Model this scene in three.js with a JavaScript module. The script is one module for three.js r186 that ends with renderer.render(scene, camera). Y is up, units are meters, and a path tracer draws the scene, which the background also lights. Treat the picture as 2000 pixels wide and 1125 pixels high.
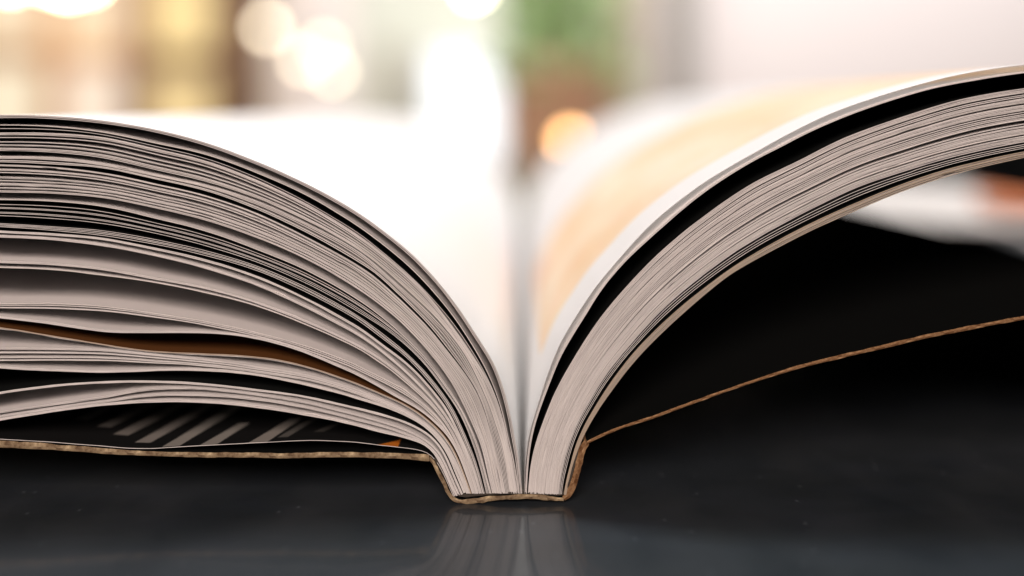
import * as THREE from 'three';
import { mergeGeometries } from 'three/addons/utils/BufferGeometryUtils.js';
import { RectAreaLightUniformsLib } from 'three/addons/lights/RectAreaLightUniformsLib.js';
import { RoundedBoxGeometry } from 'three/addons/geometries/RoundedBoxGeometry.js';

// ---------------------------------------------------------------- camera, light, exposure
// The book's cut edge stands in the plane z = 0. One drawing unit of its profile (U) is 0.06 mm;
// profiles are drawn with x to the right and y downwards from the page, the table top at y = 986.
const U = 60e-6, GX = 1020, GY = 986, LENGTH = 0.165, EYE = 228, D0 = 0.0707;
const X = (x) => (x - GX) * U, Y = (y) => (GY - y) * U;
const scene = new THREE.Scene();
scene.background = new THREE.Color().setRGB(0.03, 0.028, 0.027);
const camera = new THREE.PerspectiveCamera(2 * Math.atan((1125 * U) / 2 / D0) * 180 / Math.PI, 2000 / 1125, 0.005, 20);
camera.position.set(0, Y(EYE), D0);
camera.lookAt(0, Y(EYE), -1);
camera.setViewOffset(2000, 1125, -20, 562.5 - EYE, 2000, 1125);
camera.focus = D0;
camera.userData.fStop = camera.getFocalLength() / 1000 / 0.0072;
const renderer = new THREE.WebGLRenderer({ antialias: true });
renderer.setSize(1024, 576);
renderer.toneMapping = THREE.LinearToneMapping;
renderer.toneMappingExposure = 1;
renderer.shadowMap.enabled = true;
RectAreaLightUniformsLib.init();
function areaLight(name, w, h, rgb, intensity, from, to) {
  const l = new THREE.RectAreaLight(new THREE.Color().setRGB(...rgb), intensity, w, h);
  l.name = name; l.position.set(...from); l.lookAt(...to); scene.add(l); return l;
}
areaLight('ceiling_lamp', 0.8, 0.09, [0.84, 0.94, 1.0], 28.5, [0.02, 0.95, -0.14], [0, 0, 0]);
areaLight('added_front_fill', 1.3, 0.9, [1.0, 0.81, 0.72], 11.4, [-0.2, 1.42, 1.34], [0, 0.02, 0]);  // unseen source added so the page fronts catch warm room light
areaLight('added_wall_fill', 4.4, 0.5, [1.0, 0.955, 0.94], 9.6, [0.5, 1.5, -1.0], [0.5, 0.1, -2.15]);  // unseen fill added to brighten the back wall

// ---------------------------------------------------------------- helpers
let seed = 7;
const rnd = () => { seed = (seed + 0x6d2b79f5) | 0; let t = Math.imul(seed ^ (seed >>> 15), 1 | seed); t = (t + Math.imul(t ^ (t >>> 7), 61 | t)) ^ t; return ((t ^ (t >>> 14)) >>> 0) / 4294967296; };
const hash = (i, k = 0) => { let h = Math.imul(i | 0, 374761393) + Math.imul(k | 0, 668265263); h = Math.imul(h ^ (h >>> 13), 1274126177); return ((h ^ (h >>> 16)) >>> 0) / 4294967296; };
const noise1 = (x, k = 0) => { const i = Math.floor(x), f = x - i, s = f * f * (3 - 2 * f); return (hash(i, k) * (1 - s) + hash(i + 1, k) * s) * 2 - 1; };
const noise2 = (x, y, k = 0) => { const i = Math.floor(x), j = Math.floor(y), f = x - i, g = y - j, s = f * f * (3 - 2 * f), t = g * g * (3 - 2 * g), h = (a, b) => hash(a + 57 * k, b * 131 + k); return ((h(i, j) * (1 - s) + h(i + 1, j) * s) * (1 - t) + (h(i, j + 1) * (1 - s) + h(i + 1, j + 1) * s) * t) * 2 - 1; };
const fbm = (x, y, k = 0, o = 4) => { let s = 0, a = 0.5; for (let i = 0; i < o; i++, a *= 0.5, x *= 2.03, y *= 2.03) s += a * noise2(x, y, k + i); return s; };
const lerp = (a, b, t) => a + (b - a) * t;
const smooth = (a, b, x) => { const t = Math.min(1, Math.max(0, (x - a) / (b - a))); return t * t * (3 - 2 * t); };
const C = (r, g, b) => new THREE.Color().setRGB(r, g, b);
const std = (r, g, b, rough, more = {}) => new THREE.MeshPhysicalMaterial({ color: C(r, g, b), roughness: rough, ...more });
function canvasTexture(w, h, draw, srgb = true) {
  const c = document.createElement('canvas'); c.width = w; c.height = h;
  draw(c.getContext('2d'), w, h);
  const t = new THREE.CanvasTexture(c);
  if (srgb) t.colorSpace = THREE.SRGBColorSpace;
  t.wrapS = t.wrapT = THREE.RepeatWrapping; t.magFilter = THREE.LinearFilter; return t;
}
function dataTexture(n, f, srgb) {
  const d = new Uint8Array(n * n * 4);
  for (let j = 0; j < n; j++) for (let i = 0; i < n; i++) { const v = f(i, j); for (let c = 0; c < 3; c++) d[(j * n + i) * 4 + c] = Math.max(0, Math.min(255, (v.length ? v[c] : v) * 255)); d[(j * n + i) * 4 + 3] = 255; }
  const t = new THREE.DataTexture(d, n, n); t.wrapS = t.wrapT = THREE.RepeatWrapping; t.magFilter = THREE.LinearFilter; if (srgb) t.colorSpace = THREE.SRGBColorSpace; t.needsUpdate = true; return t;
}
function tag(o, label, category, group) { o.userData.label = label; o.userData.category = category; if (group) o.userData.group = group; return o; }
function mesh(name, geometry, material, parent = scene) {
  const m = new THREE.Mesh(geometry, material); m.name = name; m.castShadow = m.receiveShadow = true; parent.add(m); return m;
}
function group(name, x = 0, y = 0, z = 0) { const g = new THREE.Group(); g.name = name; g.position.set(x, y, z); scene.add(g); return g; }
function boxBetween(x0, x1, y0, y1, z0, z1, r = 0.004) { const g = new RoundedBoxGeometry(x1 - x0, y1 - y0, z1 - z0, 2, r); g.translate((x0 + x1) / 2, (y0 + y1) / 2, (z0 + z1) / 2); return g; }

// ---------------------------------------------------------------- table
const tableGrain = dataTexture(512, (i, j) => 0.5 + 0.5 * fbm(i / 26, j / 26, 3) + 0.16 * (hash(i, j) - 0.5), false);
tableGrain.repeat.set(14, 14);
const tableColour = dataTexture(512, (i, j) => { const v = fbm(i / 40, j / 9, 5), w = fbm(i / 90, j / 90, 9); const speck = hash(i * 3 + 1, j * 7 + 5) > 0.9985 ? 0.16 : 0; return [0.112 + 0.022 * v + 0.022 * w + speck, 0.136 + 0.022 * v + 0.018 * w + speck, 0.158 + 0.03 * v + 0.014 * w + speck]; }, true);
tableColour.repeat.set(7, 7);
const tableRough = dataTexture(256, (i, j) => 0.56 + 0.22 * fbm(i / 20, j / 20, 21), false); tableRough.repeat.set(9, 9);
const tableMaterial = new THREE.MeshPhysicalMaterial({ map: tableColour, roughness: 1.0, ior: 1.6, roughnessMap: tableRough, clearcoat: 1, clearcoatRoughness: 0.11, bumpMap: tableGrain, bumpScale: 0.00003 });
const darkMetal = std(0.03, 0.03, 0.032, 0.5);
const table = group('table', 0, -0.75, -0.06);
{
  const top = new RoundedBoxGeometry(1.5, 0.03, 1.04, 3, 0.006); top.translate(0, 0.735, 0);
  const uv = top.attributes.uv, p = top.attributes.position;
  for (let i = 0; i < uv.count; i++) uv.setXY(i, p.getX(i), p.getZ(i));
  mesh('table_top', top, tableMaterial, table);
  for (const sx of [-1, 1]) for (const sz of [-1, 1]) { const l = new THREE.CylinderGeometry(0.02, 0.015, 0.72, 16); l.translate(sx * 0.66, 0.36, sz * 0.44); mesh('leg', l, darkMetal, table); }
}
tag(table, 'dark charcoal table with a satin top under the open book', 'table');
const floor = mesh('floor', new THREE.BoxGeometry(8, 0.05, 6), std(0.3, 0.24, 0.19, 0.6)); floor.position.set(0, -0.775, -0.9); floor.userData.kind = 'structure';

// ---------------------------------------------------------------- the book: leaf profiles, root at the spine first
// paper, print
const paperFibre = dataTexture(256, (i, j) => 0.5 + 0.35 * fbm(i / 5, j / 5, 31) + 0.3 * (hash(i, j + 900) - 0.5), false); paperFibre.repeat.set(60, 60);
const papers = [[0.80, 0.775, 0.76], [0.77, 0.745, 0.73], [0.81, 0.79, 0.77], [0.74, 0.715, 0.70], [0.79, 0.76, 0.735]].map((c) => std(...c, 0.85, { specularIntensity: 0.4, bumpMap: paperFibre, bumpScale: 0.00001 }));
const tanPapers = [[0.52, 0.43, 0.33], [0.56, 0.46, 0.36], [0.48, 0.40, 0.31]].map((c) => std(...c, 0.85, { specularIntensity: 0.4 }));
const sheer = std(0.83, 0.815, 0.81, 1, { transmission: 0.75, thickness: 0, specularIntensity: 0.3 });
const innerShaded = [[0.60, 0.585, 0.58], [0.57, 0.555, 0.55], [0.63, 0.61, 0.605]].map((c) => std(...c, 0.85, { specularIntensity: 0.3 }));  // darker than the cut edges: shade between leaves put into the paper colour
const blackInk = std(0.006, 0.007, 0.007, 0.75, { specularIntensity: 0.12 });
const orangeInk = std(0.085, 0.034, 0.010, 0.8, { specularIntensity: 0.2 });

const resample = (flat, n) => {
  const pts = []; for (let i = 0; i < flat.length; i += 2) pts.push(new THREE.Vector3(flat[i], flat[i + 1], 0));
  const c = new THREE.CatmullRomCurve3(pts, false, 'centripetal'); c.arcLengthDivisions = 800;
  let p = c.getSpacedPoints(n - 1).map((v) => [v.x, v.y]);
  for (let k = 0; k < 3; k++) p = p.map((q, i) => (i === 0 || i === n - 1 ? q : [(p[i - 1][0] + 2 * q[0] + p[i + 1][0]) / 4, (p[i - 1][1] + 2 * q[1] + p[i + 1][1]) / 4]));
  return p;
};
const N = 190;
const K = {
  L1: [1019, 957, 1015, 924, 1011, 889, 1005, 859, 995, 805, 982, 757, 964, 710, 932, 659, 893, 600, 850, 545, 804, 497, 756, 458, 700, 417, 630, 376, 562, 343, 500, 316, 400, 279, 300, 253, 200, 236, 100, 227, 0, 225, -160, 236],
  L2: [1014, 957, 1003, 900, 991, 850, 980, 800, 954, 731, 915, 662, 874, 603, 804, 525, 721, 457, 700, 442, 600, 382, 500, 337, 400, 301, 300, 279, 200, 258, 100, 247, 0, 244, -160, 250],
  L3: [1012, 957, 1001, 900, 988, 850, 976, 798, 950, 735, 911, 669, 867, 609, 794, 533, 712, 465, 700, 456, 600, 396, 500, 347, 400, 309, 300, 285, 200, 263, 100, 253, 0, 251, -160, 257],
  L4: [1010, 957, 997, 889, 977, 803, 954, 747, 923, 696, 893, 653, 856, 603, 826, 567, 769, 515, 703, 464, 600, 401, 500, 353, 400, 315, 300, 291, 200, 269, 100, 261, 0, 260, -160, 266],
  L5: [998, 957, 983, 880, 972, 842, 957, 796, 930, 734, 905, 688, 876, 649, 840, 609, 769, 543, 700, 488, 600, 432, 500, 387, 400, 354, 300, 331, 200, 308, 100, 297, 0, 294, -160, 297],
  L6: [996.5, 957, 981, 880, 970, 844, 955, 798, 928, 737, 903, 691, 874, 653, 838, 614, 767, 549, 700, 493, 600, 439, 500, 394, 400, 362, 300, 341, 200, 320, 100, 308, 0, 306, -160, 309],
  L7: [987, 957, 972, 890, 957, 836, 946, 797, 925, 751, 899, 713, 863, 666, 840, 637, 804, 600, 769, 566, 733, 533, 700, 512, 600, 455, 500, 408, 400, 372, 300, 349, 200, 328, 100, 320, 0, 316, -160, 319],
  L8: [985.5, 957, 970, 890, 955, 838, 944, 800, 923, 754, 897, 717, 861, 671, 838, 643, 802, 606, 767, 573, 731, 541, 700, 520, 600, 465, 500, 417, 400, 382, 300, 359, 200, 338, 100, 327, 0, 322, -160, 325],
  L9: [962, 957, 954, 933, 940, 871, 909, 800, 886, 754, 840, 691, 803, 650, 772, 620, 700, 566, 600, 508, 500, 464, 400, 430, 300, 406, 200, 386, 100, 378, 0, 375.5, -160, 377],
  L10: [959, 957, 950, 933, 936, 878, 904, 805, 878, 763, 830, 699, 762, 633, 700, 586, 600, 529, 500, 487, 400, 451, 300, 426, 200, 403, 100, 393, 0, 390, -160, 391],
  L11: [950, 957, 944, 938, 930, 888, 899, 810, 872, 769, 830, 713, 780, 664, 700, 610, 600, 555, 500, 512, 400, 480, 300, 455.5, 200, 437, 100, 427, 0, 421.5, -160, 418],
  L12: [946, 957, 930, 905, 916, 869, 902, 837, 884, 798, 862, 766, 826, 722, 790, 687, 754, 658, 718, 631, 700, 618, 600, 563, 500, 520, 400, 490, 300, 468, 200, 451, 100, 443, 0, 437, -160, 431],
  L13: [941, 957, 924, 905, 910, 869, 896, 837, 877, 798, 857, 769, 822, 727, 787, 692, 751, 665, 715, 637, 700, 626, 600, 572, 500, 528, 400, 499, 300, 477, 200, 460, 100, 450, 0, 443, -160, 437],
  L14: [939, 957, 922, 907, 908, 872, 893, 840, 874, 802, 854, 775, 820, 735, 786, 703, 751, 678, 715, 650, 700, 640, 600, 585, 500, 540, 400, 508, 300, 485, 200, 466, 100, 457, 0, 452, -160, 446],
  L15: [934, 957, 917, 907, 903, 872, 887, 838, 867, 807, 840, 773, 804, 736, 760, 697, 715, 663, 700, 653, 600, 600, 500, 555, 400, 522, 300, 497, 200, 478, 100, 466, 0, 461, -160, 456],
  L16: [930, 957, 912, 907, 897, 872, 880, 838, 859, 807, 838, 782, 803, 750, 768, 719, 732, 694, 700, 675, 600, 628, 500, 590, 400, 562, 300, 543, 200, 525, 100, 515, 0, 511, -160, 506],
  L17: [928, 957, 910, 907, 895, 872, 877, 838, 856, 809, 835, 786, 800, 755, 766, 726, 730, 701, 700, 682, 600, 636, 500, 598, 400, 572, 300, 552, 200, 538, 100, 527, 0, 523, -160, 518],
  L18: [926, 957, 907, 907, 891, 872, 872, 838, 847, 808, 822, 786, 787, 762, 751, 742, 715, 725, 700, 716, 600, 678, 500, 651, 400, 629, 300, 613, 200, 599, 100, 594, 0, 594, -160, 592],
  L19: [924.5, 957, 905, 907, 888, 872, 869, 840, 843, 811, 819, 790, 785, 768, 749, 748, 713, 731, 700, 724, 600, 686, 500, 657, 400, 636, 300, 620, 200, 608, 100, 603, 0, 602, -160, 600],
  L20: [923, 957, 903, 907, 886, 870, 867, 843, 840, 817, 813, 797, 769, 773, 733, 752, 700, 734, 650, 712, 600, 691, 550, 674, 500, 662, 450, 654, 400, 651, 350, 650, 300, 650, 250, 650, 200, 648, 150, 641, 100, 633, 50, 627, 0, 621.5, -160, 606],
  L21: [920, 957, 899, 909, 882, 873, 864, 848, 838, 823, 822, 810, 787, 789, 733, 765, 700, 751, 650, 733, 600, 717, 550, 705, 500, 698, 450, 694, 400, 692, 350, 690, 300, 687, 250, 681, 200, 673, 150, 665, 100, 657, 50, 648, 0, 641, -160, 622],
  L22: [916, 957, 895, 912, 877, 876, 858, 851, 832, 828, 787, 800, 733, 776, 700, 763, 650, 746, 600, 733, 550, 724, 500, 717, 450, 709, 400, 703, 350, 698, 300, 693, 200, 684, 100, 681, 0, 680.5, -160, 684],
  L23: [911, 957, 890, 914, 872, 879, 853, 855, 829, 834, 787, 809, 733, 785, 700, 772, 650, 756, 600, 744, 550, 735, 500, 728, 450, 721, 400, 716, 350, 712, 300, 710, 200, 705, 100, 704, 0, 705, -160, 708],
  L24: [906, 957, 888, 922, 874, 888, 857, 862, 838, 841, 804, 819, 751, 796, 700, 781, 650, 766, 600, 754, 550, 743, 500, 734, 450, 728, 400, 725, 350, 724, 300, 725, 250, 727, 200, 728, 150, 727, 100, 725, 50, 723, 0, 720, -160, 710],
  L25: [903, 959, 885, 926, 871, 892, 855, 867, 831, 845, 794, 826, 751, 812, 700, 799, 650, 787, 600, 776, 550, 768, 500, 762, 450, 756, 400, 751, 350, 747, 300, 745.5, 250, 745, 200, 747, 150, 749.5, 100, 754, 50, 760, 0, 767, -160, 795],
  L26: [897, 960, 880, 930, 866, 897, 850, 874, 826, 856, 787, 838, 751, 826, 700, 812, 650, 799, 600, 787, 550, 778, 500, 771, 450, 765, 400, 760, 350, 758, 300, 760, 250, 766, 200, 776, 150, 783, 100, 790, 50, 798, 0, 805, -160, 828],
  L27: [893, 961, 876, 933, 863, 902, 847, 879, 824, 861, 787, 846, 751, 834, 700, 821, 650, 808, 600, 797, 550, 787, 500, 780, 450, 775, 400, 772, 350, 771, 300, 772, 250, 777, 200, 785, 150, 791, 100, 798, 50, 806, 0, 814, -160, 838],
  L28: [888, 962, 868, 923, 858, 902, 847, 884, 836, 872, 820, 865, 787, 855, 733, 842, 700, 833, 650, 821, 600, 812, 550, 803, 500, 796, 450, 790, 400, 787, 350, 785, 300, 785.5, 250, 788, 200, 792, 150, 798, 100, 805, 50, 813, 0, 821, -160, 845],
  fly: [886, 964, 866, 926, 856, 907, 846, 893, 838, 885, 820, 880, 780, 875, 748, 871.5, 715, 867, 680, 863.5, 640, 862, 600, 861.5, 550, 863, 500, 866, 450, 868.5, 400, 871, 350, 874, 300, 876.5, 250, 876.5, 200, 872.5, 100, 865, 0, 859, -160, 850],
  R0: [1025, 957, 1025, 924, 1028, 889, 1034, 846, 1042, 820, 1065, 747, 1081, 702, 1098, 664, 1137, 601, 1166, 558, 1202, 515, 1260, 450, 1300, 414, 1369, 361, 1429, 324, 1508, 280, 1550, 257, 1630, 219, 1706, 192, 1780, 169.5, 1878, 145, 2000, 126.5, 2080, 120, 2160, 118],
  R1: [1028, 957, 1030, 924, 1034, 880, 1042, 838, 1050, 812, 1074, 747, 1097, 692, 1128, 640, 1154, 599, 1170, 572, 1225, 507, 1287, 450, 1300, 438, 1369, 380, 1461, 320, 1538, 280, 1550, 273, 1650, 228, 1800, 178, 1878, 161, 2000, 142, 2080, 135, 2160, 133],
  R2: [1032, 957, 1035, 924, 1043, 880, 1057, 836, 1071, 800, 1085, 766, 1114, 713, 1157, 644, 1190, 600, 1274, 508, 1339, 451, 1369, 428, 1462, 364, 1560, 315, 1650, 270, 1800, 217, 1878, 194.5, 2000, 173, 2080, 165, 2160, 162],
  R3: [1090, 959, 1094, 933, 1105, 889, 1121, 841, 1142, 801, 1186, 730, 1238, 667, 1298, 602, 1376, 537, 1462, 477, 1560, 423, 1606, 400, 1674, 368, 1800, 326, 1878, 304, 2000, 279, 2080, 268, 2160, 262],
  R5: [1102, 959, 1106, 940, 1114, 912, 1123, 876, 1133, 850, 1160, 800, 1196, 744, 1240, 688, 1262, 664, 1322, 607, 1411, 537, 1462, 503, 1560, 449, 1674, 396, 1800, 347, 1878, 324, 2000, 297, 2080, 284, 2160, 277],
  R6: [1106, 960, 1111, 937, 1123, 894, 1136, 860, 1148, 836, 1165, 807, 1202, 754, 1240, 706, 1298, 646, 1400, 557, 1429, 535, 1560, 463, 1706, 397, 1800, 361, 1878, 337, 2000, 308, 2080, 294, 2160, 286],
};
for (const k in K) {
  K[k][1] += 8;
  if (k[0] !== 'R') { const y = K[k][K[k].length - 1]; K[k].push(-400, 330 + (y - 250) * 0.853, -620, 470 + (y - 250) * 0.608, -1000, 650 + (y - 250) * 0.31, -1250, 755 + (y - 250) * 0.15); }
  else { const y = K[k][K[k].length - 1]; K[k].push(2400, y + 16, 2650, y + 62, 3000, y + 170, 3250, y + 280); }
  K[k] = resample(K[k], N); }

const book = group('open_book', 0, 0, 0);
// One leaf: a thin slab along the profile, cut edge near z = 0. Groups: 0 cut edges, 1 upper face, 2 lower face.
let leafCount = 0;
function leafGeometry(profile, thickness, side, id, zSteps = 1) {
  // side: +1 when the upper face lies on the left of the direction root to tip (right-hand pages), -1 on the right
  const n = profile.length, pos = [], uv = [], idx = [], groups = [], nor = [];
  const z0 = -0.00003 - 0.00011 * hash(id, 3), ph = hash(id, 5) * 50, arc = [0];
  const nn = profile.map((p, i) => { const a = profile[Math.max(0, i - 1)], b = profile[Math.min(n - 1, i + 1)], dx = b[0] - a[0], dy = -(b[1] - a[1]), l = Math.hypot(dx, dy) || 1; return [-dy / l * side, dx / l * side]; });
  for (let i = 1; i < n; i++) arc.push(arc[i - 1] + Math.hypot(profile[i][0] - profile[i - 1][0], profile[i][1] - profile[i - 1][1]) * U);
  const at = (i, s) => { const h = thickness / 2 * (1 + 0.16 * noise1(arc[i] * 900 + ph, 7)); return [X(profile[i][0]) + nn[i][0] * s * h * U, Y(profile[i][1]) + nn[i][1] * s * h * U]; };
  const zf = (i) => z0 - 0.00003 * (1 + noise1(arc[i] * 420 + ph, 11)) - 0.000015 * (1 + noise1(arc[i] * 3000 + ph, 13)) - (noise1(arc[i] * 160 + ph * 3, 17) > 0.93 ? 0.0002 : 0);
  const strip = (a, b, flip, normal) => {
    const base = pos.length / 3, start = idx.length;
    for (let i = 0; i < n; i++) { for (const f of [a, b]) { const q = f(i); pos.push(...q[0]); uv.push(...q[1]); nor.push(...normal(i)); } }
    for (let i = 0; i + 1 < n; i++) { const k = base + i * 2; flip ? idx.push(k, k + 1, k + 2, k + 2, k + 1, k + 3) : idx.push(k, k + 2, k + 1, k + 2, k + 3, k + 1); }
    return [start, idx.length - start];
  };
  const pt = (i, s, z) => [[...at(i, s), z], [arc[i], -z]];
  const f0 = strip((i) => [[...at(i, 1), zf(i)], [arc[i], 0]], (i) => [[...at(i, -1), zf(i)], [arc[i], 0.0001]], side > 0, () => [0, 0, 1]);
  const f1 = strip((i) => [[...at(i, 1), -LENGTH], [arc[i], 0]], (i) => [[...at(i, -1), -LENGTH], [arc[i], 0.0001]], side < 0, () => [0, 0, -1]);
  // tip
  const tipStart = idx.length, b = pos.length / 3, t = n - 1, tx = nn[t][1] * side, ty = -nn[t][0] * side;
  for (const [s, z] of [[1, zf(t)], [-1, zf(t)], [1, -LENGTH], [-1, -LENGTH]]) { pos.push(...at(t, s), z); uv.push(-z, s * 0.00005); nor.push(tx, ty, 0); }
  idx.push(b, b + 1, b + 2, b + 2, b + 1, b + 3);
  groups.push([0, idx.length, 0]);
  const f2 = strip((i) => pt(i, 1, zf(i)), (i) => pt(i, 1, -LENGTH), side < 0, (i) => [nn[i][0], nn[i][1], 0]);
  groups.push([f2[0], f2[1], 1]);
  const f3 = strip((i) => pt(i, -1, zf(i)), (i) => pt(i, -1, -LENGTH), side > 0, (i) => [-nn[i][0], -nn[i][1], 0]);
  groups.push([f3[0], f3[1], 2]);
  const g = new THREE.BufferGeometry();
  g.setAttribute('position', new THREE.Float32BufferAttribute(pos, 3));
  g.setAttribute('normal', new THREE.Float32BufferAttribute(nor, 3));
  g.setAttribute('uv', new THREE.Float32BufferAttribute(uv, 2));
  g.setIndex(idx);
  for (const q of groups) g.addGroup(...q);
  return g;
}
const THICK = 1.4;
function leaf(profile, side, { paper, up, down, thick = THICK, label, name = 'page' } = {}) {
  const id = leafCount++, edge = paper ?? papers[Math.floor(hash(id, 41) * papers.length)];
  const wob = profile.map(([x, y], i) => { const w = smooth(8, 40, i) * 0.25; return [x + w * noise1(i / 7 + id * 9, 51), y + w * noise1(i / 7 + id * 9, 53)]; });
  const m = mesh(name, leafGeometry(wob, thick * (0.93 + 0.14 * hash(id, 43)), side, id), [edge, up ?? innerShaded[id % 3], down ?? innerShaded[id % 3]], book);
  if (label) m.userData.label = label;
  return m;
}
const between = (a, b, tRoot, tTip = tRoot) => K[a].map((p, i) => { const t = lerp(tRoot, tTip, smooth(0, 0.36, i / (N - 1))), q = K[b][i]; return [lerp(p[0], q[0], t), lerp(p[1], q[1], t)]; });
const shifted = (a, by, side) => K[a].map((p, i) => { const s = K[a][Math.max(0, i - 1)], e = K[a][Math.min(N - 1, i + 1)], dx = e[0] - s[0], dy = e[1] - s[1], l = Math.hypot(dx, dy); return [p[0] + by * -dy / l * side, p[1] + by * dx / l * side]; });
// leaves at the tip positions ys (drawing units at the outer end of a to b), evenly packed at the spine
function pack(a, b, y0, y1, ys, side, how = () => ({})) { ys.forEach((y, i) => leaf(between(a, b, ys.length > 1 ? i / (ys.length - 1) : 0.5, (y - y0) / (y1 - y0)), side, how(i))); }

// prints that lie on facing pages; u runs along the page from the spine, v from the lower edge upwards
const PW = 0.1;                                  // the canvases stand for 0.1 m x 0.165 m
function sheetPrint(draw, w = 768, h = 1024) {
  const t = canvasTexture(w, h, (c) => { c.save(); c.translate(0, h); c.scale(w / PW, -h / LENGTH); draw(c); c.restore(); });
  t.wrapS = t.wrapT = THREE.ClampToEdgeWrapping; t.repeat.set(1 / PW, 1 / LENGTH); return t;
}
const white = 'rgb(241,240,239)';
const rightPrint = sheetPrint((c) => {
  c.fillStyle = white; c.fillRect(0, 0, PW, LENGTH);
  const shape = () => { c.beginPath(); c.moveTo(0.0125, 0.0100); c.quadraticCurveTo(0.03, 0.0062, 0.0990, 0.0050); c.lineTo(0.0990, 0.052); c.lineTo(0.0125, 0.052); c.closePath(); };
  c.fillStyle = 'rgb(246,224,196)'; shape(); c.fill();
  c.save(); shape(); c.clip();
  for (let i = 0; i < 1500; i++) { const x = 0.0125 + 0.088 * rnd(), y = 0.004 + 0.05 * rnd(), q = fbm(x * 90, y * 90, 61); c.fillStyle = `rgba(${245 + 8 * q},${221 + 44 * q},${190 + 70 * q},0.13)`; c.fillRect(x, y, 0.003 + 0.006 * rnd(), 0.0015 + 0.004 * rnd()); }
  c.fillStyle = 'rgba(236,190,168,0.4)'; c.fillRect(0.0125, 0.034, 0.006, 0.018);
  c.restore();
});
const leftPrint = sheetPrint((c) => {
  c.fillStyle = 'rgb(232,230,228)'; c.fillRect(0, 0, PW, LENGTH);
  for (let i = 0; i < 260; i++) { const x = 0.010 + 0.02 * rnd(), y = 0.014 + 0.05 * rnd(); c.fillStyle = 'rgba(238,220,216,0.03)'; c.fillRect(x, y, 0.004 + 0.006 * rnd(), 0.004 + 0.008 * rnd()); }
});
const flyPrint = sheetPrint((c) => {
  c.fillStyle = 'rgb(9,10,11)'; c.fillRect(0, 0, PW, LENGTH);
  // x0 in drawing units at the lower edge, start distance and width
  const u = (x) => (1010 - x) * U;               // along the sheet from the spine
  for (const [x, z, w, len, lean, g] of [[95, 0.0062, 30, 0.03, 0.3, 150], [150, 0.0052, 34, 0.03, 0.31, 170], [212, 0.0040, 34, 0.03, 0.32, 185], [262, 0.0026, 36, 0.03, 0.32, 205], [320, 0.0013, 38, 0.03, 0.33, 225], [384, 0.0003, 42, 0.03, 0.34, 240], [450, -0.001, 44, 0.006, 0.36, 240], [545, -0.001, 48, 0.0065, 0.4, 235], [606, 0.001, 26, 0.01, 0.5, 150], [672, 0.002, 24, 0.006, 0.8, 120]]) {
    c.fillStyle = `rgb(${g * 0.5},${g * 0.49},${g * 0.47})`; c.beginPath();
    c.moveTo(u(x), z); c.lineTo(u(x + w * 0.85), z); c.lineTo(u(x + w * 0.85) - lean * len, z + len); c.lineTo(u(x + w * 0.3) - lean * len, z + len); c.fill();
  }
  c.fillStyle = 'rgb(170,96,24)'; c.beginPath(); c.moveTo(u(850), 0); c.lineTo(u(806), 0); c.lineTo(u(838), 0.0013); c.lineTo(u(850), 0.002); c.fill();
});
const printOn = (map) => new THREE.MeshPhysicalMaterial({ map, roughness: 0.8, specularIntensity: 0.35 });
const rightMat = new THREE.MeshPhysicalMaterial({ map: rightPrint, roughness: 1, transmission: 0.36, thickness: 0, specularIntensity: 0.2 }), leftMat = printOn(leftPrint), flyMat = printOn(flyPrint);

// left-hand pages (side -1), uppermost first
leaf(K.L1, -1, { up: leftMat, label: 'uppermost left page, blank white, curving down into the gutter' });
leaf(shifted('L1', 1.9, -1), -1);
leaf(shifted('L1', 4.6, -1), -1, { paper: papers[3] });
leaf(K.L2, -1);
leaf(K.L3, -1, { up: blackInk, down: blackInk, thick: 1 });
pack('L4', 'L5', 260, 294, [260, 261.6, 263.4, 268.6, 277.4, 283.2, 284.8, 289.6, 291.6, 294], -1);
pack('L6', 'L7', 306, 316, [306, 307.6, 309.4, 313.8, 316], -1);
pack('L8', 'L9', 322, 375.5, [322, 323.8, 331, 332.8, 337.2, 346.4, 348.2, 352.6, 354.3, 358.4, 360.2, 362, 366.8, 368.6, 373.2, 375.5], -1, (i) => (i === 0 ? { up: blackInk } : {}));
leaf(K.L10, -1);
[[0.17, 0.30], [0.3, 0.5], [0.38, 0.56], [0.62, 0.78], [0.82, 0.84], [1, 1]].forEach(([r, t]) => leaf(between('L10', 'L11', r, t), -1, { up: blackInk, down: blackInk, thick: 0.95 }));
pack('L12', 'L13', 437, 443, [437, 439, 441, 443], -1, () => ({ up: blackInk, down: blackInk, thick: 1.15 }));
leaf(K.L14, -1, { up: blackInk, thick: 2 });
leaf(shifted('L14', 2.2, -1), -1, { thick: 2 });
leaf(K.L15, -1, { thick: 2 }); leaf(shifted('L15', 2.2, -1), -1, { thick: 2 });
leaf(K.L16, -1, { thick: 2 }); leaf(shifted('L16', 2.2, -1), -1, { thick: 2 }); leaf(K.L17, -1, { thick: 2 });
leaf(K.L18, -1, { thick: 2 }); leaf(between('L18', 'L19', 0.45, 0.4), -1); leaf(K.L19, -1, { thick: 2 });
leaf(K.L20, -1, { thick: 2 }); leaf(shifted('L20', -2.2, -1), -1, { thick: 2 });
leaf(K.L21, -1, { thick: 2, up: orangeInk, paper: tanPapers[1] }); leaf(shifted('L21', 2.2, -1), -1, { thick: 2 });
pack('L22', 'L23', 680.5, 705, [680.5, 682.6, 690, 699, 705], -1, () => ({ thick: 2 }));
leaf(K.L24, -1, { thick: 2 }); leaf(shifted('L24', -2.2, -1), -1, { thick: 2 });
leaf(K.L25, -1, { up: blackInk, thick: 2 }); leaf(shifted('L25', 2.2, -1), -1, { thick: 2 });
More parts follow.
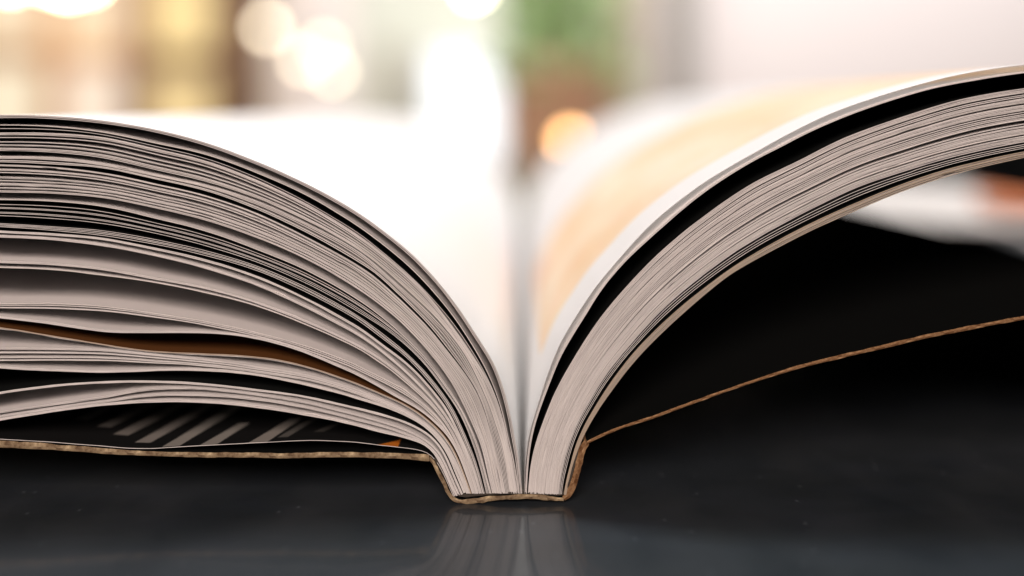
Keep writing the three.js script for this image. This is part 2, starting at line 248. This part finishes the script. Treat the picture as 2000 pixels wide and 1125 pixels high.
leaf(K.L26, -1, { thick: 2 }); leaf(shifted('L26', 2.2, -1), -1, { thick: 2 });
leaf(K.L27, -1, { thick: 2 }); leaf(shifted('L27', 2.2, -1), -1, { thick: 2 });
leaf(K.L28, -1, { thick: 2 }); leaf(shifted('L28', -2.2, -1), -1, { thick: 2 });
leaf(K.fly, -1, { up: flyMat, down: blackInk, thick: 1.1, label: 'black printed first page with slanting pale stripes' });
// right-hand pages (side +1)
leaf(K.R0, 1, { paper: sheer, up: rightMat, down: sheer, thick: 1.1, label: 'uppermost right page with a peach coloured printed picture' });
leaf(K.R1, 1, { down: blackInk, up: papers[2] });
leaf(shifted('R1', -1.7, 1), 1, { up: papers[2], down: papers[2] });
{
  const zones = [[173, 181, 5], [186, 189, 2], [193, 201, 5], [206, 216, 6], [220, 224, 2], [227, 234.5, 5], [243, 247, 2], [249, 252, 2], [254, 262, 5], [267, 277.5, 6]], ys = [];
  for (const [a, b, n] of zones) for (let i = 0; i < n; i++) {  ys.push(lerp(a, b, i / (n - 1)) + (i && i < n - 1 ? 0.5 * (rnd() - 0.5) : 0) + (i === 3 && n > 4 ? 0.5 : 0)); }
  pack('R2', 'R3', 173, 279, ys, 1, (i) => (i === 0 ? { up: blackInk } : {}));
}
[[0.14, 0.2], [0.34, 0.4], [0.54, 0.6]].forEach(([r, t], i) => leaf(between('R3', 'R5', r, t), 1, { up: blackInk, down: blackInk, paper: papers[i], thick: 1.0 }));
[0, 0.14, 0.3, 0.45, 0.72, 1].forEach((t, i) => leaf(between('R5', 'R6', t, t), 1, { paper: tanPapers[i % 3], ...(i === 0 ? { up: blackInk } : {}), ...(i === 5 ? { down: blackInk } : {}) }));

// cover: three ribbons of board with ragged cut edges
const kraftTexture = dataTexture(256, (i, j) => { const v = fbm(i / 9, j / 9, 71) * 0.5 + 0.4 * (hash(i, j + 77) - 0.5), w = fbm(i / 40, j / 40, 75); return [0.60 + 0.3 * v + 0.24 * w, 0.525 + 0.3 * v + 0.24 * w, 0.42 + 0.28 * v + 0.2 * w]; }, true); kraftTexture.repeat.set(120, 120);
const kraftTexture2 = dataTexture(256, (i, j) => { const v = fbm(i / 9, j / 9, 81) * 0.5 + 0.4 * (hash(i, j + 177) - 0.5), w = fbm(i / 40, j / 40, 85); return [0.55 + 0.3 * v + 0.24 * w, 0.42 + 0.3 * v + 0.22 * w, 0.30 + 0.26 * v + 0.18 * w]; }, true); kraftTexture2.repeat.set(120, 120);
const fibreBump = dataTexture(256, (i, j) => 0.5 + 0.5 * fbm(i / 6, j / 6, 91) + 0.3 * (hash(i, j) - 0.5), false); fibreBump.repeat.set(120, 120);
const kraft = new THREE.MeshPhysicalMaterial({ map: kraftTexture, roughness: 0.95, specularIntensity: 0.2, bumpMap: fibreBump, bumpScale: 0.000025 });
const kraftWarmLit = new THREE.MeshPhysicalMaterial({ map: kraftTexture2, roughness: 0.95, specularIntensity: 0.2, bumpMap: fibreBump, bumpScale: 0.000025 });  // warm reflected light is put into this more orange board colour
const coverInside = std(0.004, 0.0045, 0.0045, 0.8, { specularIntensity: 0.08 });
const coverOutside = std(0.20, 0.115, 0.06, 0.5);
function ribbon(name, flat, thick, edge, inside, outside, rag, n = 160, sub = 4, zBack = -LENGTH, zFront = 0) {
  const p = resample(flat, n), id = name.length * 31 + n, pos = [], uv = [], idx = [], nor = [];
  const arc = [0]; for (let i = 1; i < n; i++) arc.push(arc[i - 1] + Math.hypot(p[i][0] - p[i - 1][0], p[i][1] - p[i - 1][1]) * U);
  const nn = p.map((q, i) => { const a = p[Math.max(0, i - 1)], b = p[Math.min(n - 1, i + 1)], dx = b[0] - a[0], dy = -(b[1] - a[1]), l = Math.hypot(dx, dy); return [-dy / l, dx / l]; });
  const T = (i) => typeof thick === 'function' ? thick(p[i][0], p[i][1]) : thick;
  const g = new THREE.BufferGeometry();
  const at = (i, s) => { const e = Math.abs(s) === 1 ? rag * (0.22 * noise1(arc[i] * 2100, id + s) + 0.4 * noise1(arc[i] * 620, id + 9 * s) + 0.5 * noise1(arc[i] * 190, id + 5 * s)) : 0; const h = T(i) / 2 * s * (1 + e); return [X(p[i][0]) + nn[i][0] * h * U, Y(p[i][1]) + nn[i][1] * h * U]; };
  const zr = (i, s) => zFront - 0.00006 * rag * (1 + noise1(arc[i] * 1500 + s * 0.6, id + 3)) - 0.00012 * rag * (1 + noise1(arc[i] * 300 + s * 0.3, id + 5)) - (Math.abs(s) === 1 ? 0.00008 : 0);
  // front cut edge, subdivided across the thickness so that it looks torn and fibrous
  for (let i = 0; i < n; i++) for (let k = 0; k <= sub; k++) { const s = 1 - 2 * k / sub; pos.push(...at(i, s), zr(i, s)); uv.push(arc[i], s * T(i) * U / 2); nor.push(nn[i][0] * s * 0.3, nn[i][1] * s * 0.3, 1); }
  for (let i = 0; i + 1 < n; i++) for (let k = 0; k < sub; k++) { const a = i * (sub + 1) + k; idx.push(a, a + 1, a + sub + 1, a + sub + 1, a + 1, a + sub + 2); }
  // ends and back
  const quad = (P, nrm) => { const b = pos.length / 3; P.forEach((q, k) => { pos.push(...q); uv.push(k & 1 ? 0.0005 : 0, k & 2 ? 0.1 : 0); nor.push(...nrm); }); idx.push(b, b + 1, b + 2, b + 2, b + 1, b + 3); };
  for (const [i, s] of [[0, -1], [n - 1, 1]]) quad([[...at(i, 1), zr(i, 1)], [...at(i, -1), zr(i, -1)], [...at(i, 1), zBack], [...at(i, -1), zBack]], [nn[i][1] * s, -nn[i][0] * s, 0]);
  for (let i = 0; i + 1 < n; i++) quad([[...at(i, 1), zBack], [...at(i, -1), zBack], [...at(i + 1, 1), zBack], [...at(i + 1, -1), zBack]], [0, 0, -1]);
  g.addGroup(0, idx.length, 0);
  for (const s of [1, -1]) {
    const start = idx.length, b = pos.length / 3;
    for (let i = 0; i < n; i++) for (const z of [zr(i, s), zBack]) { pos.push(...at(i, s), z); uv.push(arc[i], -z); nor.push(nn[i][0] * s, nn[i][1] * s, 0); }
    for (let i = 0; i + 1 < n; i++) { const k = b + i * 2; idx.push(k, k + 2, k + 1, k + 2, k + 3, k + 1); }
    g.addGroup(start, idx.length - start, s > 0 ? 1 : 2);
  }
  g.setAttribute('position', new THREE.Float32BufferAttribute(pos, 3)); g.setAttribute('normal', new THREE.Float32BufferAttribute(nor, 3)); g.setAttribute('uv', new THREE.Float32BufferAttribute(uv, 2)); g.setIndex(idx);
  return mesh(name, g, [edge, inside, outside], book);
}
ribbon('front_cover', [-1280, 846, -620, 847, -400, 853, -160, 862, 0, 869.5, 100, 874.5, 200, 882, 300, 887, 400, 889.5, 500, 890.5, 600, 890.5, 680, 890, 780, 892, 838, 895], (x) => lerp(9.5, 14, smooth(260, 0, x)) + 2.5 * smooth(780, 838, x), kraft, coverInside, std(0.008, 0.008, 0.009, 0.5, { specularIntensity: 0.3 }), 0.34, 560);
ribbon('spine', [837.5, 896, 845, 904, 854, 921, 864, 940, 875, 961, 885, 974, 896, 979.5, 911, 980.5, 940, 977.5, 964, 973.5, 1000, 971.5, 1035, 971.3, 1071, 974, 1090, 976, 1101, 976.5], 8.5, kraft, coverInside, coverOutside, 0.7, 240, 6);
ribbon('back_hinge', [1101.5, 976.3, 1108, 972, 1114, 963, 1120, 946, 1127, 920, 1133, 896, 1139, 876, 1146, 866], (x) => 8.5 + 3 * smooth(1104, 1116, x), kraftWarmLit, coverInside, coverOutside, 0.6, 90, 6);
ribbon('back_cover', [1147, 865.5, 1200, 841, 1280, 814, 1388, 775, 1550, 721, 1676, 690, 1820, 656, 2000, 622, 2120, 602, 2230, 590, 2330, 594, 2440, 650, 2700, 825, 2950, 935, 3060, 981], (x) => lerp(5, 7.5, smooth(1150, 1900, x)), kraftWarmLit, coverInside, coverOutside, 0.36, 560);
const glueMat = std(0.06, 0.05, 0.04, 0.6, { bumpMap: fibreBump, bumpScale: 0.00006 });
ribbon('glue', [849, 897, 860, 916, 870, 936, 881, 957, 891, 967, 905, 971, 930, 969, 964, 966, 1000, 964.5, 1035, 964.5, 1071, 966.5, 1096, 968, 1103, 965, 1109, 953, 1115, 934, 1122, 910, 1129, 886, 1136, 868], 5.5, glueMat, glueMat, glueMat, 0.4, 200, 4, -LENGTH + 0.0005, -0.00008);
tag(book, 'open paperback book standing on its spine with fanned pages', 'book');

// ---------------------------------------------------------------- things behind the book, all far out of focus
const at = (px, py, dist) => [(px - GX) * dist * U / D0, Y(EYE) + (EYE - py) * dist * U / D0, D0 - dist];
const FLOOR = -0.75;
const wall = mesh('wall', new THREE.BoxGeometry(8, 3.2, 0.1), std(0.84, 0.795, 0.785, 0.9)); wall.position.set(0, FLOOR + 1.6, D0 - 2.35); wall.userData.kind = 'structure';
// saucer and biscuit on the table
{
  const [sx, , sz] = at(1765, 398, 0.298);
  const prof = [[0.0, 0.0012], [0.05, 0.0012], [0.055, 0.002], [0.078, 0.0048], [0.08, 0.0055], [0.079, 0.0062], [0.074, 0.006], [0.05, 0.0034], [0.0, 0.003]].map(([x, y]) => new THREE.Vector2(Math.max(x, 1e-5), y));
  const s = mesh('saucer', new THREE.LatheGeometry(prof, 64), std(0.74, 0.71, 0.68, 0.3)); s.position.set(sx, 0, sz);
  const [bx, , bz] = at(2000, 398, 0.268), bp = [[0, 0], [0.0155, 0], [0.018, 0.0015], [0.018, 0.004], [0.015, 0.0055], [0, 0.006]].map(([x, y]) => new THREE.Vector2(Math.max(x, 1e-5), y));
  const bi = mesh('biscuit', new THREE.LatheGeometry(bp, 32), std(0.56, 0.17, 0.06, 0.8)); bi.position.set(bx, 0.0061, bz);
  tag(bi, 'small reddish orange biscuit on the rim of the white saucer', 'biscuit');
  tag(s, 'out of focus white saucer on the dark table behind the book', 'saucer');
}
{
  const D = 0.47, a = at(1745, 0, D), b = at(2400, 197, D), w = b[0] - a[0], g = group('dark_case', (a[0] + b[0]) / 2, 0, a[2] - 0.03);
  const leather = std(0.006, 0.006, 0.007, 0.7, { specularIntensity: 0.2 });
  mesh('body', boxBetween(-w / 2, w / 2, 0.001, b[1] - 0.003, -0.035, 0.035, 0.006), leather, g);
  mesh('flap', boxBetween(-w / 2 + 0.004, w / 2 - 0.004, b[1] * 0.55, b[1], -0.038, 0.038, 0.003), leather, g);
  tag(g, 'black case standing on the table behind the white saucer', 'case');
}
// tall wooden window frame with warm lit panes
const pine = std(0.55, 0.34, 0.20, 0.6), oak = std(0.24, 0.145, 0.10, 0.6), wood = std(0.13, 0.068, 0.036, 0.6), D1 = 2.05;
{
  const w = group('window_frame', at(240, 0, D1)[0], FLOOR, at(0, 0, D1)[2]), ox = w.position.x, oy = FLOOR;
  const bx = (x0, x1, y0, y1, t) => { const a = at(x0, y1, D1), b = at(x1, y0, D1); return boxBetween(a[0] - ox, b[0] - ox, a[1] - oy, b[1] - oy, -t / 2, t / 2, 0.006); };
  for (const [a, b] of [[424, 506], [250, 294], [92, 124], [-90, -50]]) mesh('post', bx(a, b, -330, 635, 0.07), a > 400 ? wood : a > 200 ? oak : pine, w);
  for (const [a, b, y0, y1] of [[292, 428, 100, 140], [-50, 96, 84, 124], [122, 252, 92, 130], [-50, 428, 300, 330]]) mesh('rail', bx(a + 1, b - 1, y0, y1, 0.05), a > 200 ? wood : pine, w);
  const pane = (r, g, b, k) => new THREE.MeshStandardMaterial({ color: C(0.05, 0.05, 0.05), emissive: C(r, g, b), emissiveIntensity: k, roughness: 0.4 });
  for (const [x0, x1, y0, y1, m] of [[293, 427, -330, 99, pane(0.95, 0.68, 0.27, 1)], [293, 427, 141, 299, pane(0.86, 0.62, 0.28, 1)], [123, 251, -330, 91, pane(1, 0.74, 0.47, 1)], [123, 251, 131, 299, pane(1, 0.80, 0.62, 1)], [-49, 95, -330, 83, pane(1, 0.78, 0.52, 1)], [-49, 95, 125, 299, pane(1, 0.84, 0.60, 1)]]) mesh('pane', bx(x0, x1, y0, y1, 0.008), m, w);
  tag(w, 'brown wooden window frame with warm glowing panes, out of focus', 'window');
}
// bright doorway window in the wall
{
  const D = 2.25, a = at(842, 330, D), b = at(975, 105, D), g = group('bright_window', (a[0] + b[0]) / 2, a[1], a[2]);
  const w = b[0] - a[0], h = b[1] - a[1], fr = std(0.72, 0.74, 0.73, 0.5);
  mesh('pane', boxBetween(-w / 2, w / 2, 0, h, -0.005, 0.005, 0.002), new THREE.MeshStandardMaterial({ color: C(0.1, 0.1, 0.1), emissive: C(1.6, 1.65, 1.7), roughness: 0.3 }), g);
  for (const s of [-1, 1]) mesh('frame', boxBetween(s > 0 ? w / 2 : -w / 2 - 0.03, s > 0 ? w / 2 + 0.03 : -w / 2, -0.03, h + 0.03, -0.02, 0.03), fr, g);
  for (const y of [-0.03, h]) mesh('frame', boxBetween(-w / 2 + 0.001, w / 2 - 0.001, y, y + 0.03, -0.02, 0.03), fr, g);
  tag(g, 'blurred white daylit window beside the potted plant', 'window');
}
{
  const D = 2.28, a = at(690, 0, D), b = at(1004, 0, D);
  const d = mesh('panel', boxBetween(a[0], b[0], FLOOR, 1.9, a[2] - 0.012, a[2], 0.004), std(0.60, 0.64, 0.58, 0.8));
  tag(d, 'pale grey green wall panel around the bright window, out of focus', 'panel');
}
// grey column
function column(name, x0, x1, D, m, label, top = 1.9) {
  const a = at(x0, 0, D), b = at(x1, 0, D);
  const o = mesh(name, boxBetween(a[0], b[0], FLOOR, top, a[2] - 0.05, a[2] + 0.05, 0.01), m);
  tag(o, label, 'column'); return o;
}
column('column', 742, 792, 2.1, std(0.42, 0.41, 0.36, 0.8), 'grey olive column between the wooden frame and the bright window, out of focus', at(0, 92, 2.1)[1]);
column('column_001', 1196, 1246, 2.1, std(0.40, 0.35, 0.24, 0.8), 'slim beige column next to the potted plant, out of focus');
column('column_002', 1312, 1358, 2.2, std(0.36, 0.355, 0.335, 0.8), 'slim pale grey column against the pink white wall, out of focus');
// potted plant
{
  const D = 1.75, c = at(1088, 128, D), k = D * U / D0, potH = 370 * k;
  const g = group('potted_plant', c[0], c[1] - potH, c[2]);
  const pr = [[0.001, 0], [0.13, 0], [0.155, potH - 0.05], [0.165, potH - 0.05], [0.167, potH], [0.15, potH], [0.145, potH - 0.03], [0.001, potH - 0.03]].map(([x, y]) => new THREE.Vector2(x, y));
  mesh('pot', new THREE.LatheGeometry(pr, 40), std(0.50, 0.30, 0.19, 0.7), g);
  const stemG = []; for (let i = 0; i < 7; i++) { const a = i / 7 * 6.28; stemG.push(new THREE.TubeGeometry(new THREE.CatmullRomCurve3([new THREE.Vector3(0.02 * Math.cos(a), potH - 0.03, 0.02 * Math.sin(a)), new THREE.Vector3(0.05 * Math.cos(a), potH + 0.1, 0.05 * Math.sin(a)), new THREE.Vector3(0.09 * Math.cos(a), potH + 0.26, 0.09 * Math.sin(a))]), 8, 0.004, 6)); }
  mesh('stem', mergeGeometries(stemG), std(0.1, 0.13, 0.05, 0.7), g);
  const shape = new THREE.Shape(); shape.moveTo(0, 0); shape.quadraticCurveTo(0.02, 0.025, 0, 0.065); shape.quadraticCurveTo(-0.02, 0.025, 0, 0);
  const leafG = new THREE.ShapeGeometry(shape, 5), leaves = [];
  for (let i = 0; i < 700; i++) {
    const a = rnd() * 6.283, v = rnd(), h = potH - 0.075 + 0.46 * v, r = (0.06 + 0.105 * Math.sin(Math.PI * Math.min(1, 0.12 + v * 0.8))) * Math.sqrt(rnd()) + (v < 0.18 ? 0.09 : 0), q = leafG.clone();
    q.rotateX(-1.1 + 1.9 * rnd()); q.rotateZ((rnd() - 0.5) * 1.6); q.rotateY(rnd() * 6.283); q.scale(1.15, 1.15, 1.15); q.translate(Math.cos(a) * r, h, Math.sin(a) * r); leaves.push(q);
  }
  const f = mesh('foliage', mergeGeometries(leaves), std(0.40, 0.58, 0.27, 0.6, { side: THREE.DoubleSide }), g); f.userData.kind = 'stuff';
  tag(g, 'green leafy plant in a reddish brown pot, out of focus behind the book', 'plant');
  const st = group('plant_stand', c[0], FLOOR, c[2]), sh = c[1] - potH - FLOOR;
  const t1 = new THREE.CylinderGeometry(0.13, 0.13, 0.02, 40); t1.translate(0, sh - 0.01, 0); mesh('top', t1, wood, st);
  for (let i = 0; i < 3; i++) { const l = new THREE.CylinderGeometry(0.012, 0.012, sh - 0.02, 12); l.translate(0.09 * Math.cos(i * 2.1), (sh - 0.02) / 2, 0.09 * Math.sin(i * 2.1)); mesh('leg', l, wood, st); }
  tag(st, 'round wooden stand under the potted plant', 'stand');
}
// lamps: a frosted globe on a thin cord, with its light inside
function pendant(name, px, py, dist, r, rgb, glow, label) {
  const p = at(px, py, dist), g = group(name, p[0], p[1], p[2]);
  const b = new THREE.SphereGeometry(r, 24, 16); mesh('bulb', b, new THREE.MeshStandardMaterial({ color: C(0.1, 0.1, 0.1), emissive: C(...rgb), emissiveIntensity: glow, roughness: 0.4 }), g);
  const s = new THREE.CylinderGeometry(r * 0.45, r * 0.5, r * 0.8, 12); s.translate(0, r * 1.3, 0); mesh('socket', s, darkMetal, g);
  const cord = new THREE.CylinderGeometry(0.0012, 0.0012, 1.9 - p[1] - r * 1.7, 6); cord.translate(0, r * 1.7 + (1.9 - p[1] - r * 1.7) / 2, 0); mesh('cord', cord, darkMetal, g);
  const l = new THREE.PointLight(C(...rgb), glow * 0.0012, 0, 2); l.name = 'bulb_light'; l.castShadow = true; l.shadow.radius = r / 0.02; g.add(l);
  tag(g, label, 'lamp', 'hanging lamps behind the book');
}
const warm = 'warm white hanging globe lamp in front of the wooden window frame, out of focus', mid = 'one of three cream globe lamps hanging close together beside the grey column, out of focus', lone = 'single cream globe lamp hanging beside the thick brown window post, out of focus';
[[130, -28, 34], [92, -40, 30], [175, -36, 26], [22, -38, 28], [520, 54, 11.5, lone], [592, 118, 8, mid], [632, 90, 7, mid], [650, 140, 8, mid]].forEach(([x, y, k, l], i) => pendant('pendant_lamp' + (i ? '_' + String(i).padStart(3, '0') : ''), x, y, 1.7 + 0.03 * i, 0.017, [1, 0.86, 0.62], k, l ?? warm));
pendant('pendant_lamp_008', 925, -26, 1.95, 0.018, [1, 0.88, 0.66], 30, 'cream hanging globe lamp in front of the bright window, out of focus');
pendant('pendant_lamp_009', 1114, 275, 1.3, 0.0155, [1, 0.55, 0.21], 15, 'small orange hanging globe lamp in front of the brown pot, out of focus');

renderer.render(scene, camera);
